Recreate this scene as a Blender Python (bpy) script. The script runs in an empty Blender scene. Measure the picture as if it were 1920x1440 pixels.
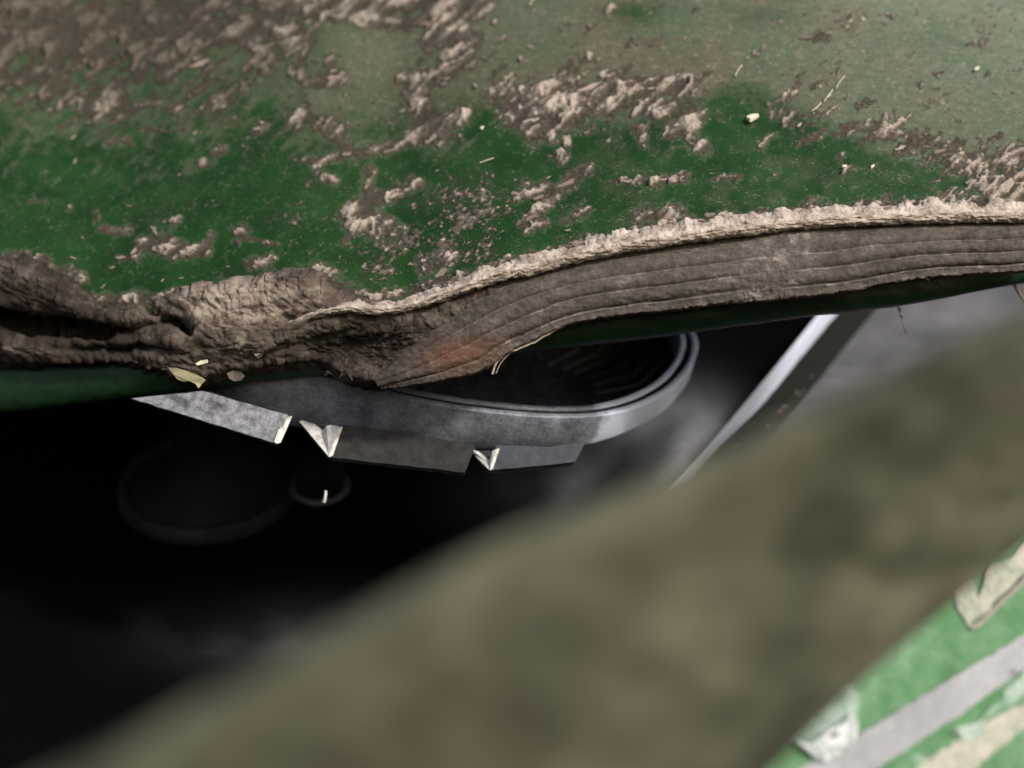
import bpy, math, random
import numpy as np
from mathutils import Vector, Matrix

random.seed(7)
rng = np.random.default_rng(11)
S = bpy.context.scene
COL = S.collection

# ------------------------------------------------------------------ camera, sky, sun, exposure
F = 1867.0                                   # focal length in photo pixels (1920 wide)
HC = 0.60                                    # camera height above the yard
cam_d = bpy.data.cameras.new('camera')
cam_d.lens = 35.0; cam_d.sensor_width = 36.0
cam_d.clip_start = 0.005; cam_d.clip_end = 200
cam_d.dof.use_dof = True
cam_d.dof.focus_distance = 0.352
cam_d.dof.aperture_fstop = 4.8
cam = bpy.data.objects.new('camera', cam_d); COL.objects.link(cam)
cam.location = (0, 0, HC); cam.rotation_euler = (math.pi/2, 0, 0)
S.camera = cam

SUN_DIR = Vector((0.54, -0.66, 0.52)).normalized()      # towards the sun
world = bpy.data.worlds.new('World'); S.world = world; world.use_nodes = True
wn = world.node_tree.nodes; wl = world.node_tree.links
sky = wn.new('ShaderNodeTexSky'); sky.sky_type = 'NISHITA'; sky.sun_disc = False
sky.sun_elevation = math.asin(SUN_DIR.z); sky.sun_rotation = math.atan2(SUN_DIR.x, SUN_DIR.y)
sky.air_density = 1.0; sky.dust_density = 3.0; sky.ozone_density = 1.0
wl.new(sky.outputs[0], wn['Background'].inputs[0]); wn['Background'].inputs[1].default_value = 0.15
sd = bpy.data.lights.new('sun', 'SUN'); sd.energy = 2.6; sd.angle = math.radians(5); sd.color = (1.0, 0.955, 0.90)
sun = bpy.data.objects.new('sun', sd); COL.objects.link(sun)
sun.rotation_euler = SUN_DIR.to_track_quat('Z', 'Y').to_euler()
sun.location = (1, -1, 2)
S.view_settings.view_transform = 'Standard'; S.view_settings.look = 'None'
S.view_settings.gamma = 1.0; S.view_settings.use_curve_mapping = False
S.view_settings.exposure = 0.35
S.render.engine = 'CYCLES'

# ------------------------------------------------------------------ helpers
def P(px, py, d):
    """photo pixel + distance -> point in the place (metres)"""
    return np.stack([(np.asarray(px, float)-960)/F*d, np.asarray(d, float)+0*np.asarray(px, float),
                     HC-(np.asarray(py, float)-720)/F*d], -1)

_perm = rng.permutation(512); _perm = np.concatenate([_perm, _perm, _perm])
_ang = rng.random(512)*2*np.pi; _gx, _gy = np.cos(_ang), np.sin(_ang)
def pn(x, y, seed=0):
    x = np.asarray(x, float)+seed*17.31; y = np.asarray(y, float)+seed*9.77
    xi = np.floor(x).astype(int); yi = np.floor(y).astype(int)
    xf = x-xi; yf = y-yi; xi &= 511; yi &= 511
    u = xf*xf*xf*(xf*(xf*6-15)+10); v = yf*yf*yf*(yf*(yf*6-15)+10)
    def g(ix, iy, fx, fy):
        h = _perm[_perm[ix & 511]+(iy & 511)] & 511
        return _gx[h]*fx+_gy[h]*fy
    a = g(xi, yi, xf, yf); b = g(xi+1, yi, xf-1, yf); c = g(xi, yi+1, xf, yf-1); d = g(xi+1, yi+1, xf-1, yf-1)
    return ((a*(1-u)+b*u)*(1-v)+(c*(1-u)+d*u)*v)*1.5
def fbm(x, y, o=4, seed=0):
    s = 0; a = 1; t = 0
    for k in range(o):
        s = s+a*pn(x*2**k, y*2**k, seed+k*3); t += a; a *= .55
    return s/t
def ridged(x, y, o=4, seed=0):
    s = 0; a = 1; t = 0
    for k in range(o):
        s = s+a*(1-2.2*np.abs(pn(x*2**k, y*2**k, seed+k*5))); t += a; a *= .55
    return s/t
def sst(a, b, x):
    t = np.clip((x-a)/(b-a), 0, 1); return t*t*(3-2*t)
def poly(pts):
    xs = np.array([p[0] for p in pts], float); ys = np.array([p[1] for p in pts], float)
    o = np.argsort(xs); xs, ys = xs[o], ys[o]
    m = np.gradient(ys, xs)
    def f(x):                                     # smooth Hermite interpolation
        x = np.asarray(x, float)
        i = np.clip(np.searchsorted(xs, x)-1, 0, len(xs)-2)
        h = xs[i+1]-xs[i]; t = np.clip((x-xs[i])/h, 0, 1)
        return ((2*t**3-3*t**2+1)*ys[i]+(t**3-2*t**2+t)*h*m[i]+(-2*t**3+3*t**2)*ys[i+1]+(t**3-t**2)*h*m[i+1])
    return f
def spline(pts, n):
    pts = np.array(pts, float); d = np.r_[0, np.cumsum(np.linalg.norm(np.diff(pts, axis=0), axis=1))]
    s = np.linspace(0, d[-1], n)
    return np.stack([poly(list(zip(d, pts[:, k])))(s) for k in range(pts.shape[1])], -1)

def props(o, label=None, cat=None, group=None, kind=None):
    if label: o['label'] = label
    if cat: o['category'] = cat
    if group: o['group'] = group
    if kind: o['kind'] = kind
    return o
def empty(name, loc, label, cat, group=None):
    o = bpy.data.objects.new(name, None); COL.objects.link(o); o.location = loc; o.empty_display_size = .02
    return props(o, label, cat, group)
def link(name, me, mat, parent=None, smooth=True):
    o = bpy.data.objects.new(name, me); COL.objects.link(o)
    if mat is not None and not me.materials: me.materials.append(mat)
    if smooth:
        me.polygons.foreach_set('use_smooth', np.ones(len(me.polygons), bool))
    if parent is not None:
        o.parent = parent
        o.matrix_parent_inverse = Matrix.Translation(-Vector(parent.location)) if parent.parent is None else Matrix.Identity(4)
    return o
def mesh(name, verts, faces, attrs=None):
    me = bpy.data.meshes.new(name); me.from_pydata([tuple(v) for v in verts], [], faces); me.update()
    return me
def grid_mesh(name, V, attrs=None, closed_v=False):
    """V (n,m,3) grid of points -> mesh with float attributes"""
    n, m, _ = V.shape
    idx = np.arange(n*m).reshape(n, m)
    if closed_v: idx = np.concatenate([idx, idx[:, :1]], 1)
    q = np.stack([idx[:-1, :-1], idx[1:, :-1], idx[1:, 1:], idx[:-1, 1:]], -1).reshape(-1, 4)
    me = bpy.data.meshes.new(name)
    me.vertices.add(n*m); me.vertices.foreach_set('co', V.reshape(-1).astype(np.float32))
    me.loops.add(q.size); me.loops.foreach_set('vertex_index', q.reshape(-1).astype(np.int32))
    me.polygons.add(len(q)); me.polygons.foreach_set('loop_start', np.arange(0, q.size, 4, dtype=np.int32))
    try: me.polygons.foreach_set('loop_total', np.full(len(q), 4, dtype=np.int32))
    except Exception: pass
    me.update(calc_edges=True); me.validate()
    for k, a in (attrs or {}).items():
        at = me.attributes.new(k, 'FLOAT', 'POINT'); at.data.foreach_set('value', np.asarray(a, np.float32).reshape(-1))
    return me
def normals(V):
    du = np.gradient(V, axis=0); dv = np.gradient(V, axis=1)
    n = np.cross(du, dv); n /= np.linalg.norm(n, axis=-1, keepdims=True)+1e-12
    s = np.sign(n[..., 1:2].mean()); return n*(-s if s != 0 else 1)         # towards the camera side
def tube(name, pts, r, mat, parent=None, seg=7):
    pts = np.array(pts, float); n = len(pts); r = np.broadcast_to(np.asarray(r, float), (n,))
    T = np.gradient(pts, axis=0); T /= np.linalg.norm(T, axis=1, keepdims=True)+1e-12
    A = np.cross(T, [0.13, 0.9, 0.31]); A /= np.linalg.norm(A, axis=1, keepdims=True)+1e-12; B = np.cross(T, A)
    a = np.linspace(0, 2*np.pi, seg, endpoint=False)
    V = pts[:, None]+r[:, None, None]*(A[:, None]*np.cos(a)[None, :, None]+B[:, None]*np.sin(a)[None, :, None])
    me = grid_mesh(name, V, closed_v=True)
    return link(name, me, mat, parent)
def solid_poly(name, front, back, mat, parent=None, smooth=False):
    """closed prism between two matching point loops"""
    n = len(front); v = list(front)+list(back)
    f = [tuple(range(n)), tuple(range(2*n-1, n-1, -1))]+[(i, i+n, (i+1) % n+n, (i+1) % n) for i in range(n)]
    return link(name, mesh(name, v, f), mat, parent, smooth)

# ------------------------------------------------------------------ materials
class NT:
    def __init__(s, name):
        s.m = bpy.data.materials.new(name); s.m.use_nodes = True
        s.n = s.m.node_tree.nodes; s.l = s.m.node_tree.links; s.b = s.n['Principled BSDF']
        s.tc = s.n.new('ShaderNodeTexCoord')
    def noise(s, scale, detail=5, rough=.6, dist=0, vec=None):
        t = s.n.new('ShaderNodeTexNoise'); t.inputs['Scale'].default_value = scale; t.inputs['Detail'].default_value = detail
        t.inputs['Roughness'].default_value = rough; t.inputs['Distortion'].default_value = dist
        s.l.new(vec or s.tc.outputs['Object'], t.inputs['Vector']); return t.outputs[0]
    def stretched(s, rot, scl):
        m = s.n.new('ShaderNodeMapping'); m.inputs['Rotation'].default_value = rot; m.inputs['Scale'].default_value = scl
        s.l.new(s.tc.outputs['Object'], m.inputs['Vector']); return m.outputs[0]
    def attr(s, name):
        a = s.n.new('ShaderNodeAttribute'); a.attribute_name = name; return a.outputs['Fac']
    def ramp(s, fac, stops):
        r = s.n.new('ShaderNodeValToRGB'); e = r.color_ramp.elements
        while len(e) < len(stops): e.new(.5)
        for k, (p, c) in enumerate(stops):
            e[k].position = p; e[k].color = (c, c, c, 1) if not isinstance(c, tuple) else (*c, 1)
        s.l.new(fac, r.inputs[0]); return r.outputs[0]
    def mix(s, fac, a, b):
        m = s.n.new('ShaderNodeMix'); m.data_type = 'RGBA'
        for sock, v in ((m.inputs[0], fac), (m.inputs[6], a), (m.inputs[7], b)):
            if isinstance(v, (int, float)): sock.default_value = v
            elif isinstance(v, tuple): sock.default_value = (*v, 1)
            else: s.l.new(v, sock)
        return m.outputs[2]
    def math(s, op, a, b=0.0, clamp=False):
        m = s.n.new('ShaderNodeMath'); m.operation = op; m.use_clamp = clamp
        for sock, v in ((m.inputs[0], a), (m.inputs[1], b)):
            if isinstance(v, (int, float)): sock.default_value = v
            else: s.l.new(v, sock)
        return m.outputs[0]
    def set(s, base=None, rough=None, metal=None, spec=None, bump=None, bd=.0005, bs=.5):
        for k, v in (('Base Color', base), ('Roughness', rough), ('Metallic', metal), ('Specular IOR Level', spec)):
            if v is None: continue
            if isinstance(v, (int, float)): s.b.inputs[k].default_value = v
            elif isinstance(v, tuple): s.b.inputs[k].default_value = (*v, 1)
            else: s.l.new(v, s.b.inputs[k])
        if bump is not None:
            b = s.n.new('ShaderNodeBump'); b.inputs['Strength'].default_value = bs; b.inputs['Distance'].default_value = bd
            s.l.new(bump, b.inputs['Height']); s.l.new(b.outputs[0], s.b.inputs['Normal'])
        return s.m

GREEN = (0.011, 0.044, 0.009)
MUD_D = (0.056, 0.047, 0.035); MUD_M = (0.142, 0.122, 0.097); MUD_L = (0.46, 0.395, 0.33)

def mat_shield():
    t = NT('muddy green paint')
    n1 = t.noise(60, 6); n2 = t.noise(700, 8, .7); n3 = t.noise(2400, 4, .6)
    st = t.noise(1.0, 6, .65, .4, t.stretched((0, -.75, 0), (520, 800, 1500)))       # scrape direction
    st2 = t.noise(1.0, 6, .7, .6, t.stretched((0, -.45, 0), (160, 300, 700)))
    paint = t.mix(t.ramp(n1, [(.35, 0.), (.7, 1.)]), (0.006, 0.026, 0.005), GREEN)
    dustc = t.mix(t.attr('warm'), (0.15, 0.175, 0.13), (0.115, 0.10, 0.072))
    film = t.math('MULTIPLY', t.attr('dust_haze'), t.ramp(t.math('ADD', t.math('ADD', t.math('MULTIPLY', st2, .4), t.math('MULTIPLY', n2, .3)), t.math('MULTIPLY', n3, .3)), [(.38, .45), (.62, 1.25)]), True)
    c = t.mix(film, paint, dustc)
    tone = t.math('ADD', t.attr('tone'), t.math('MULTIPLY', t.math('SUBTRACT', t.math('ADD', t.math('MULTIPLY', st, .6), t.math('MULTIPLY', n2, .4)), .5), 1.5), True)
    mud = t.mix(t.ramp(tone, [(.08, 0.), (.55, 1.)]), MUD_D, t.mix(t.ramp(tone, [(.5, 0.), (.95, 1.)]), MUD_M, MUD_L))
    mm = t.math('ADD', t.attr('mud'), t.math('MULTIPLY', t.math('SUBTRACT', t.math('ADD', t.math('ADD', t.math('MULTIPLY', st, .4), t.math('MULTIPLY', n2, .25)), t.math('MULTIPLY', n3, .35)), .5), 2.3), True)
    mf = t.ramp(mm, [(.42, 0.), (.58, 1.)])
    fk = t.noise(1.0, 3, .6, .3, t.stretched((0, -.7, 0), (900, 1300, 1900))); fk2 = t.noise(230, 4, .6)
    fm = t.math('MULTIPLY', t.ramp(t.math('ADD', t.math('MULTIPLY', fk, .72), t.math('MULTIPLY', fk2, .28)), [(.575, 0.), (.635, 1.)]), t.math('ADD', .30, t.math('MULTIPLY', t.attr('dust_haze'), .6)), True)
    c = t.mix(fm, c, t.mix(n2, MUD_M, MUD_L))
    c = t.mix(mf, c, mud)
    r = t.mix(mf, t.mix(film, t.ramp(n2, [(.3, .45), (.8, .65)]), (.85, .85, .85)), (.95, .95, .95))
    sp = t.mix(mf, t.mix(film, (.12, .12, .12), (.05, .05, .05)), (.08, .08, .08))
    h = t.math('MULTIPLY', t.math('ADD', t.math('ADD', n2, t.math('MULTIPLY', n3, .5)), st), t.math('ADD', .10, mf))
    return t.set(c, r, 0, sp, h, .0009, .8)
def mat_mud(name, d=MUD_D, m=MUD_M, l=MUD_L, rust=False, bs=.7):
    t = NT(name)
    n1 = t.noise(120, 6, .6); n2 = t.noise(800, 8, .7); n3 = t.noise(3000, 3)
    tone = t.math('ADD', t.attr('tone'), t.math('MULTIPLY', t.math('SUBTRACT', t.math('ADD', n1, n2), 1.), .75), True)
    c = t.mix(t.ramp(tone, [(.05, 0.), (.6, 1.)]), d, t.mix(t.ramp(tone, [(.45, 0.), (1., 1.)]), m, l))
    if rust:
        c = t.mix(t.attr('rust'), c, t.mix(n2, (.16, .05, .02), (.30, .13, .07)))
    return t.set(c, .95, 0, .1, t.math('ADD', n2, t.math('MULTIPLY', n3, .5)), .0009, bs)
def mat_plain(name, base, var, rough, metal=0., scale=300, spec=.4, bd=.0003, bs=.4, lo=.35, hi=.7):
    t = NT(name); n = t.noise(scale, 6, .62); n2 = t.noise(scale*5, 4, .6)
    f = t.ramp(t.math('ADD', t.math('MULTIPLY', n, .7), t.math('MULTIPLY', n2, .3)), [(lo, 0.), (hi, 1.)])
    r = t.ramp(n2, [(.3, max(rough-.12, .05)), (.7, min(rough+.12, 1.))])
    return t.set(t.mix(f, base, var), r, metal, spec, n2, bd, bs)

M_SHIELD = mat_shield()
M_BEAD = mat_mud('pale dry mud', (.17, .135, .105), (.38, .315, .26), (.60, .52, .44))
M_STRIP = mat_mud('grooved mud', (.050, .042, .035), (.140, .118, .100), (.40, .34, .29), rust=True)
M_MASS = mat_mud('dark caked mud', (.035, .027, .021), (.16, .128, .10), (.40, .335, .275))
M_FLAKE = mat_mud('mud flake', (.14, .11, .085), (.32, .26, .21), (.55, .46, .38))
M_CHIP = mat_plain('pale chip', (.52, .47, .33), (.70, .66, .52), .8, 0, 500)
M_STRAW = mat_plain('straw', (.48, .40, .28), (.66, .58, .45), .7, 0, 700)
M_FLAKE2 = mat_plain('pale fibre', (.26, .21, .16), (.42, .35, .28), .8, 0, 900)
M_FIBRE = mat_plain('dull fibre', (.16, .13, .09), (.28, .23, .17), .8, 0, 700)
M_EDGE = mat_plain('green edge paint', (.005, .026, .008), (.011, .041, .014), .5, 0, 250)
t = NT('dull grey steel'); n1 = t.noise(130, 6, .65); n2 = t.noise(900, 6, .65); ns = t.noise(1.0, 5, .65, .3, t.stretched((0, 0, 0), (120, 120, 1400)))
_w = t.ramp(t.math('ADD', t.attr('sunlit_end'), t.math('MULTIPLY', t.math('SUBTRACT', n1, .5), .9)), [(.35, 0.), (.62, 1.)])
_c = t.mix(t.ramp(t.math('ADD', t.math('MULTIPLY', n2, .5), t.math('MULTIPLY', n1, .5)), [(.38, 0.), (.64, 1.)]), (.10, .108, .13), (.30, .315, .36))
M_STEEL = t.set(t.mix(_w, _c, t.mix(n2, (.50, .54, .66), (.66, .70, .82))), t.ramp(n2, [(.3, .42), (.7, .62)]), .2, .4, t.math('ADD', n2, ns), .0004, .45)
M_GALV = mat_plain('speckled zinc', (.085, .088, .097), (.27, .275, .295), .6, .2, 420, .4, .0005, .6, .40, .62)
M_BRIGHT = mat_plain('bare cut metal', (.30, .29, .27), (.72, .70, .66), .6, 0, 420, .3, .0006, .7, .36, .54)
M_BLACK = mat_plain('black grime and shade', (.004, .004, .005), (.012, .0115, .012), .7, 0, 90, .12)
M_RUB = mat_plain('dark rubbed steel', (.03, .03, .034), (.075, .075, .082), .45, .2, 160, .4)
M_RIB = mat_plain('pale scuffed rib edge', (.44, .48, .60), (.56, .60, .72), .55, .0, 420, .4, .0003, .5)
M_RIBG = mat_plain('mossy green paint', (.002, .003, .002), (.008, .018, .005), .6, 0, 160)

# ------------------------------------------------------------------ curves of the shield's lower edge (photo pixels)
bead_y = poly([(-400, 640), (300, 690), (480, 664), (520, 622), (575, 592), (640, 575), (700, 580), (760, 572), (830, 548), (900, 524), (1000, 498),
               (1100, 471), (1200, 452), (1300, 437), (1400, 424), (1500, 413), (1600, 406), (1700, 402), (1920, 398), (2400, 392)])
edge_y = poly([(-600, 835), (-200, 796), (0, 775), (240, 746), (480, 716), (600, 703), (760, 688), (960, 662), (1100, 647), (1300, 622),
               (1500, 594), (1680, 574), (1920, 530), (2100, 503), (2600, 440)])
def lip_d(px):
    px = np.asarray(px, float)
    return .352+.042*np.clip((900-px)/900, 0, 2)**1.6+.010*np.clip((px-1300)/620, 0, 2)**1.5
def top_y(px):                                     # where sheet meets lip
    return poly([(-600, 520), (0, 520), (200, 580), (350, 570), (600, 560), (760, 572), (830, 548), (1000, 498), (1200, 452), (1500, 413), (1920, 398), (2600, 392)])(px)
def sheet_d(px, py):
    h = np.clip((top_y(px)-py)/450, -.4, 3)
    return lip_d(px)+.085*np.sign(h)*np.abs(h)**1.12+.004

root = empty('machine_shield', tuple(P(960, 560, .36)), 'green painted metal shield caked with dried mud above the dark opening', 'machine shield')

# ------------------------------------------------------------------ the mud on the sheet: where it lies
CL = [ # x0,y0,x1,y1,r,a : clumps of mud
 (-140,40,330,60,150,.50),(-100,120,210,190,60,.42),(200,30,480,60,85,.48),(450,40,560,80,55,.45),(300,120,420,190,45,.36),(60,75,120,70,30,.8),(150,100,185,112,22,.9),(20,20,90,10,26,.7),(190,20,260,40,26,.8),(440,30,520,60,22,.8),(360,120,400,128,14,.8),
 (480,0,900,8,34,.7),(540,20,720,38,14,.85),(700,40,830,45,16,.9),(830,47,885,80,26,.95),(885,80,870,115,22,1.),(870,115,820,148,20,.95),(820,146,745,146,11,.8),
 (820,80,850,110,30,.5),(780,165,815,235,40,.5),(640,148,600,152,18,.9),(620,120,640,150,16,.6),(560,150,590,155,8,.8),
 (580,305,700,282,11,.75),(700,282,790,257,13,.85),(790,257,868,214,17,1.),(620,250,650,280,26,.45),(560,215,640,260,38,.42),
 (960,190,1010,232,36,.8),(1000,182,1080,130,20,.9),(1030,215,1150,160,30,1.),(1060,225,1135,185,24,1.),(1130,166,1290,160,19,1.),(1140,195,1260,205,24,.6),(960,235,1060,225,18,.6),
 (1262,248,1300,216,21,1.),(1290,258,1320,278,13,.6),(1225,212,1238,216,11,.9),(1190,240,1205,262,10,.5),
 (690,322,690,370,14,.7),(658,412,690,380,24,.8),(690,380,738,364,15,.9),(672,418,730,426,22,.85),(640,455,665,430,6,.7),(735,365,790,340,7,.7),(775,345,790,350,12,.6),
 (970,372,1022,348,11,.9),(1022,370,1100,320,13,.95),(1000,402,1060,350,13,.9),(980,418,1002,398,11,.9),(990,432,1022,418,8,.8),(1060,415,1100,400,9,.6),
 (222,485,256,480,6,.9),(250,480,262,452,9,.9),(262,466,300,462,15,.95),(298,462,320,448,13,.9),(316,470,350,476,13,.9),(345,470,380,472,17,.95),(378,470,392,446,10,1.),
 (195,432,240,434,8,.85),(180,405,186,412,6,.8),(470,496,502,488,12,.85),(430,428,450,440,6,.8),(455,425,466,446,10,.85),(466,446,518,458,5,.8),(285,430,300,440,6,.7),(322,418,342,412,6,.7),
 (606,332,624,336,11,.8),(478,246,496,238,9,.9),(400,285,420,280,9,.8),(380,305,392,310,8,.6),(235,265,250,268,6,.7),(220,205,235,240,10,.6),(240,240,320,245,5,.6),(540,110,545,140,7,.6),
 (1148,342,1200,338,7,.95),(1200,343,1288,334,8,.95),(1334,336,1350,331,5,.9),(1356,337,1392,330,5,.9),(1205,404,1265,398,17,.9),(1048,298,1060,296,9,.9),
 (1640,262,1662,244,7,.8),(1680,284,1722,262,10,.85),(1740,292,1800,272,12,.85),(1780,305,1920,292,22,.7),(1850,352,1940,318,18,.85),(1885,374,1950,346,24,.85),
 (1762,372,1790,354,5,.8),(1818,348,1852,334,10,.8),(1500,270,1540,245,6,.7),(1560,262,1610,232,6,.7),(1590,240,1650,240,13,.6),(1660,250,1760,268,16,.6),(1510,75,1545,70,14,.35),(1425,275,1450,255,7,.5),
 (1570,300,1580,292,6,.7),(1580,325,1596,318,5,.8),(1630,318,1638,312,5,.8),(1500,400,1518,372,8,.8),(1600,400,1640,382,9,.7),
 (930,570,980,548,10,.5),(600,520,650,545,18,.5),(800,500,850,490,16,.5)]
for k in range(46):                                 # slanted bits along the dust's edge
    x = random.uniform(1440, 1900); y = 195+(x-1440)*.24+random.gauss(0, 26); L = random.uniform(6, 26)
    CL.append((x, y, x+L, y-L*.72, random.uniform(3, 6), random.uniform(.5, .9)))
for k in range(60):
    x = random.gauss(1080, 130); y = random.gauss(150, 75); L = random.uniform(5, 24)
    CL.append((x, y, x+L, y-L*.85, random.uniform(3, 6.5), random.uniform(.4, .85)))
for k in range(45):                                 # stray crumbs everywhere
    x = random.uniform(60, 1900); y = random.uniform(20, 500); L = random.uniform(2, 12)
    if y > 380 and x > 1150: continue
    CL.append((x, y, x+L, y-L*random.uniform(-.2, .8), random.uniform(3, 6), random.uniform(.5, .9)))

for k in range(48):                                 # crust climbing from the lip onto the sheet
    x = 760+k*26+random.uniform(-8, 8); y = float(bead_y(x))-15-random.uniform(0, 5)
    CL.append((x, y, x+random.uniform(12, 34), y-random.uniform(2, 8), random.uniform(6, 13), random.uniform(.75, 1.)))
for k in range(34):
    x = 20+k*22+random.uniform(-8, 8)
    y = float(np.interp(x, [0, 60, 130, 180, 300, 420, 590, 660, 780], [482, 486, 522, 560, 566, 540, 508, 552, 560]))-random.uniform(-4, 4)
    CL.append((x, y, x+random.uniform(8, 24), y-random.uniform(0, 9), random.uniform(7, 13), random.uniform(.6, .9)))
def mud_fields(X, Y):
    wx = X+13*fbm(X/34, Y/30, 3, 1)+5*pn(X/9, Y/9, 2); wy = Y+11*fbm(X/30, Y/34, 3, 4)+5*pn(X/8, Y/9, 5)
    pot = np.full(X.shape, -1.0)
    for (x0, y0, x1, y1, r, a) in CL:
        R = r*1.9+26
        sel = (X > min(x0, x1)-R) & (X < max(x0, x1)+R) & (Y > min(y0, y1)-R) & (Y < max(y0, y1)+R)
        if not sel.any(): continue
        xs, ys = wx[sel], wy[sel]; dx, dy = x1-x0, y1-y0; LL = dx*dx+dy*dy+1e-6
        t = np.clip(((xs-x0)*dx+(ys-y0)*dy)/LL, 0, 1)
        d = np.hypot(xs-x0-t*dx, ys-y0-t*dy)
        pot[sel] = np.maximum(pot[sel], a*(1.22-d/r))
    # streak noise that runs up to the right
    c, s = math.cos(.75), math.sin(.75); U = X*c-Y*s; Vv = X*s+Y*c
    streak = ridged(U/55, Vv/17, 4, 21); fine = fbm(X/11, Y/9, 4, 31); mid = fbm(X/40, Y/34, 4, 41)
    big = fbm(X/150, Y/110, 3, 51)
    # density of the fine crumbs
    g = lambda cx, cy, sx, sy: np.exp(-((X-cx)/sx)**2-((Y-cy)/sy)**2)
    dens = .72*g(760, 470, 210, 95)+.45*g(950, 380, 190, 100)+.45*g(600, 180, 230, 130)+.6*g(1050, 190, 220, 90)+.5*g(420, 330, 260, 120)*.4 \
        + .55*sst(-130, -20, -(Y-(170+(X-1300)*.19)))*sst(1250, 1450, X)*.62+.5*g(1850, 330, 150, 60)+.2*g(250, 430, 260, 80)+.25
    fil = ridged(U/40, Vv/11, 5, 61); fil2 = ridged(X/32, Y/14, 5, 63)      # thin crusts left along scrapes
    sb = ridged(U/110+.5*mid, Vv/25+.25*mid+.35*big, 2, 81)*(.55+.9*np.clip(.5+1.3*fbm(X/70, Y/60, 2, 83), 0, 1))
    speck = fbm(U/13, Vv/7, 3, 65)
    gate = mid*.55+big*.35+.80*dens
    crumb = np.maximum(np.maximum(fil, fil2)*.62+speck*.42, speck*1.05+.12)+gate-1.14
    clump = pot*.95+.40*mid+.18*fine+.16*streak+.34*sb+.14*speck-.45
    M = np.maximum(clump, crumb*.7)
    mud = sst(-.26, .34, M)
    lump = np.clip(clump, 0, 1.2)
    amp = 1+.8*np.exp(-((X-150)/380)**2-((Y-40)/150)**2)+.45*np.exp(-((X-1100)/180)**2-((Y-170)/60)**2)
    c2, s2 = math.cos(.5), math.sin(.5)
    pl = ridged((X*c2-Y*s2)/34, (X*s2+Y*c2)/13, 4, 71)
    h = sst(-.10, .16, M)*(.10+.10*speck+lump*(.35+1.5*np.clip(sb, 0, 1)**1.5+.30*streak+.32*pl+.35*fine)+.22*np.clip(crumb, 0, .6))*amp
    # dust film
    ub = poly([(-600, 60), (300, 60), (500, 190), (700, 240), (880, 205), (1000, 235), (1150, 240), (1310, 185), (1400, 172), (1500, 215), (1560, 245), (1650, 285), (1760, 305), (1920, 335), (2600, 400)])(X)
    above = sst(-22, 34, ub-Y+26*mid+16*fine)
    dust_haze = above*(.45+.35*sst(500, 1000, X))*(.78+.35*big)+(.05+.11*sst(700, 1300, X))*sst(-.1, .5, mid+big)*(Y < 560)
    dust_haze = dust_haze+.22*sst(300, -30, Y)*sst(1250, 1850, X)-.55*g(1180, 22, 60, 26)-.18*g(1750, 70, 120, 40)-.25*g(1430, 25, 90, 24)
    dust_haze = np.clip(dust_haze+.20*above*fine, 0, .95)
    dust_haze = np.clip(dust_haze+.25*g(690, 110, 70, 50)+.28*g(600, 200, 40, 40), 0, .95)
    warm = np.clip(.5+.9*big+.6*np.exp(-((X-1050)/500)**2-((Y-180)/130)**2)-.5*sst(1300, 1900, X)*sst(260, 20, Y), 0, 1)
    plate_ = sst(.30, .85, sb*.9+streak*.15+pl*.15)
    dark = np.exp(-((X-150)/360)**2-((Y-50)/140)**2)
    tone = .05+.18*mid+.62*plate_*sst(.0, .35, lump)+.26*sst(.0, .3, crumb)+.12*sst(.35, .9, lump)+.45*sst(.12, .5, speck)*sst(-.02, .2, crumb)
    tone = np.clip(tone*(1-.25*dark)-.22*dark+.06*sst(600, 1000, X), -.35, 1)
    halo = sst(-.55, .1, clump)                      # brown film around the clumps
    dust_haze = np.clip(np.maximum(dust_haze, .62*halo*(.7+.5*mid)), 0, .95); warm = np.clip(np.maximum(warm, halo*.9), 0, 1)
    return h, mud, dust_haze, warm, tone

def axis_px(lo, hi, flo, fhi, step, coarse):
    a = np.arange(flo, fhi+.1, step)
    return np.concatenate([np.arange(lo, flo-1, coarse), a, np.arange(fhi+coarse, hi+1, coarse)])
xs = axis_px(-560, 2000, -30, 1950, 2.3, 14)
tt = np.linspace(0, 1, 300)**1.0
X = np.repeat(xs[:, None], len(tt), 1)
bot = top_y(xs)+26
Y = -40+tt[None, :]*(bot[:, None]+40)
Yt = np.arange(-420, -41, 20.)                       # coarse rows above the frame
X = np.concatenate([np.repeat(xs[:, None], len(Yt), 1), X], 1); Y = np.concatenate([np.repeat(Yt[None, :], len(xs), 0), Y], 1)
V = P(X, Y, sheet_d(X, Y)); N = normals(V)
h, mud, dust_haze, warm, tone = mud_fields(X, Y)
V = V+N*(h*.0012+.0003*fbm(X/300, Y/200, 2, 91))[..., None]
link('sheet', grid_mesh('sheet', V, {'mud': mud, 'dust_haze': dust_haze, 'warm': warm, 'tone': tone}), M_SHIELD, root)

# rolled lower edge of the sheet (green, in shade)
xs2 = axis_px(-600, 2000, -40, 1960, 8, 30)
aa = np.linspace(-.2, 1, 26)
XX = np.repeat(xs2[:, None], len(aa), 1)
R = np.interp(xs2, [-600, 0, 600, 900, 1300, 1920, 2500], [60, 56, 46, 40, 44, 36, 36])
ang = aa*math.radians(180)                           # 0 = up, 90 = towards camera, 180 = down
Yc = edge_y(xs2)-R
YY = Yc[:, None]-np.cos(ang)[None, :]*R[:, None]
DD = (lip_d(xs2)+.012)[:, None]-np.sin(ang)[None, :]*(R*.352/F*.75)[:, None]
Ve = P(XX, YY, DD); Ve += normals(Ve)*(.0005*fbm(XX/40, YY/25, 3, 15))[..., None]
back = Ve[:, -1:].copy(); back[..., 1] += .012       # short return behind
Ve = np.concatenate([Ve, back], 1)
link('rolled_edge', grid_mesh('rolled_edge', Ve), M_EDGE, root)

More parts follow.
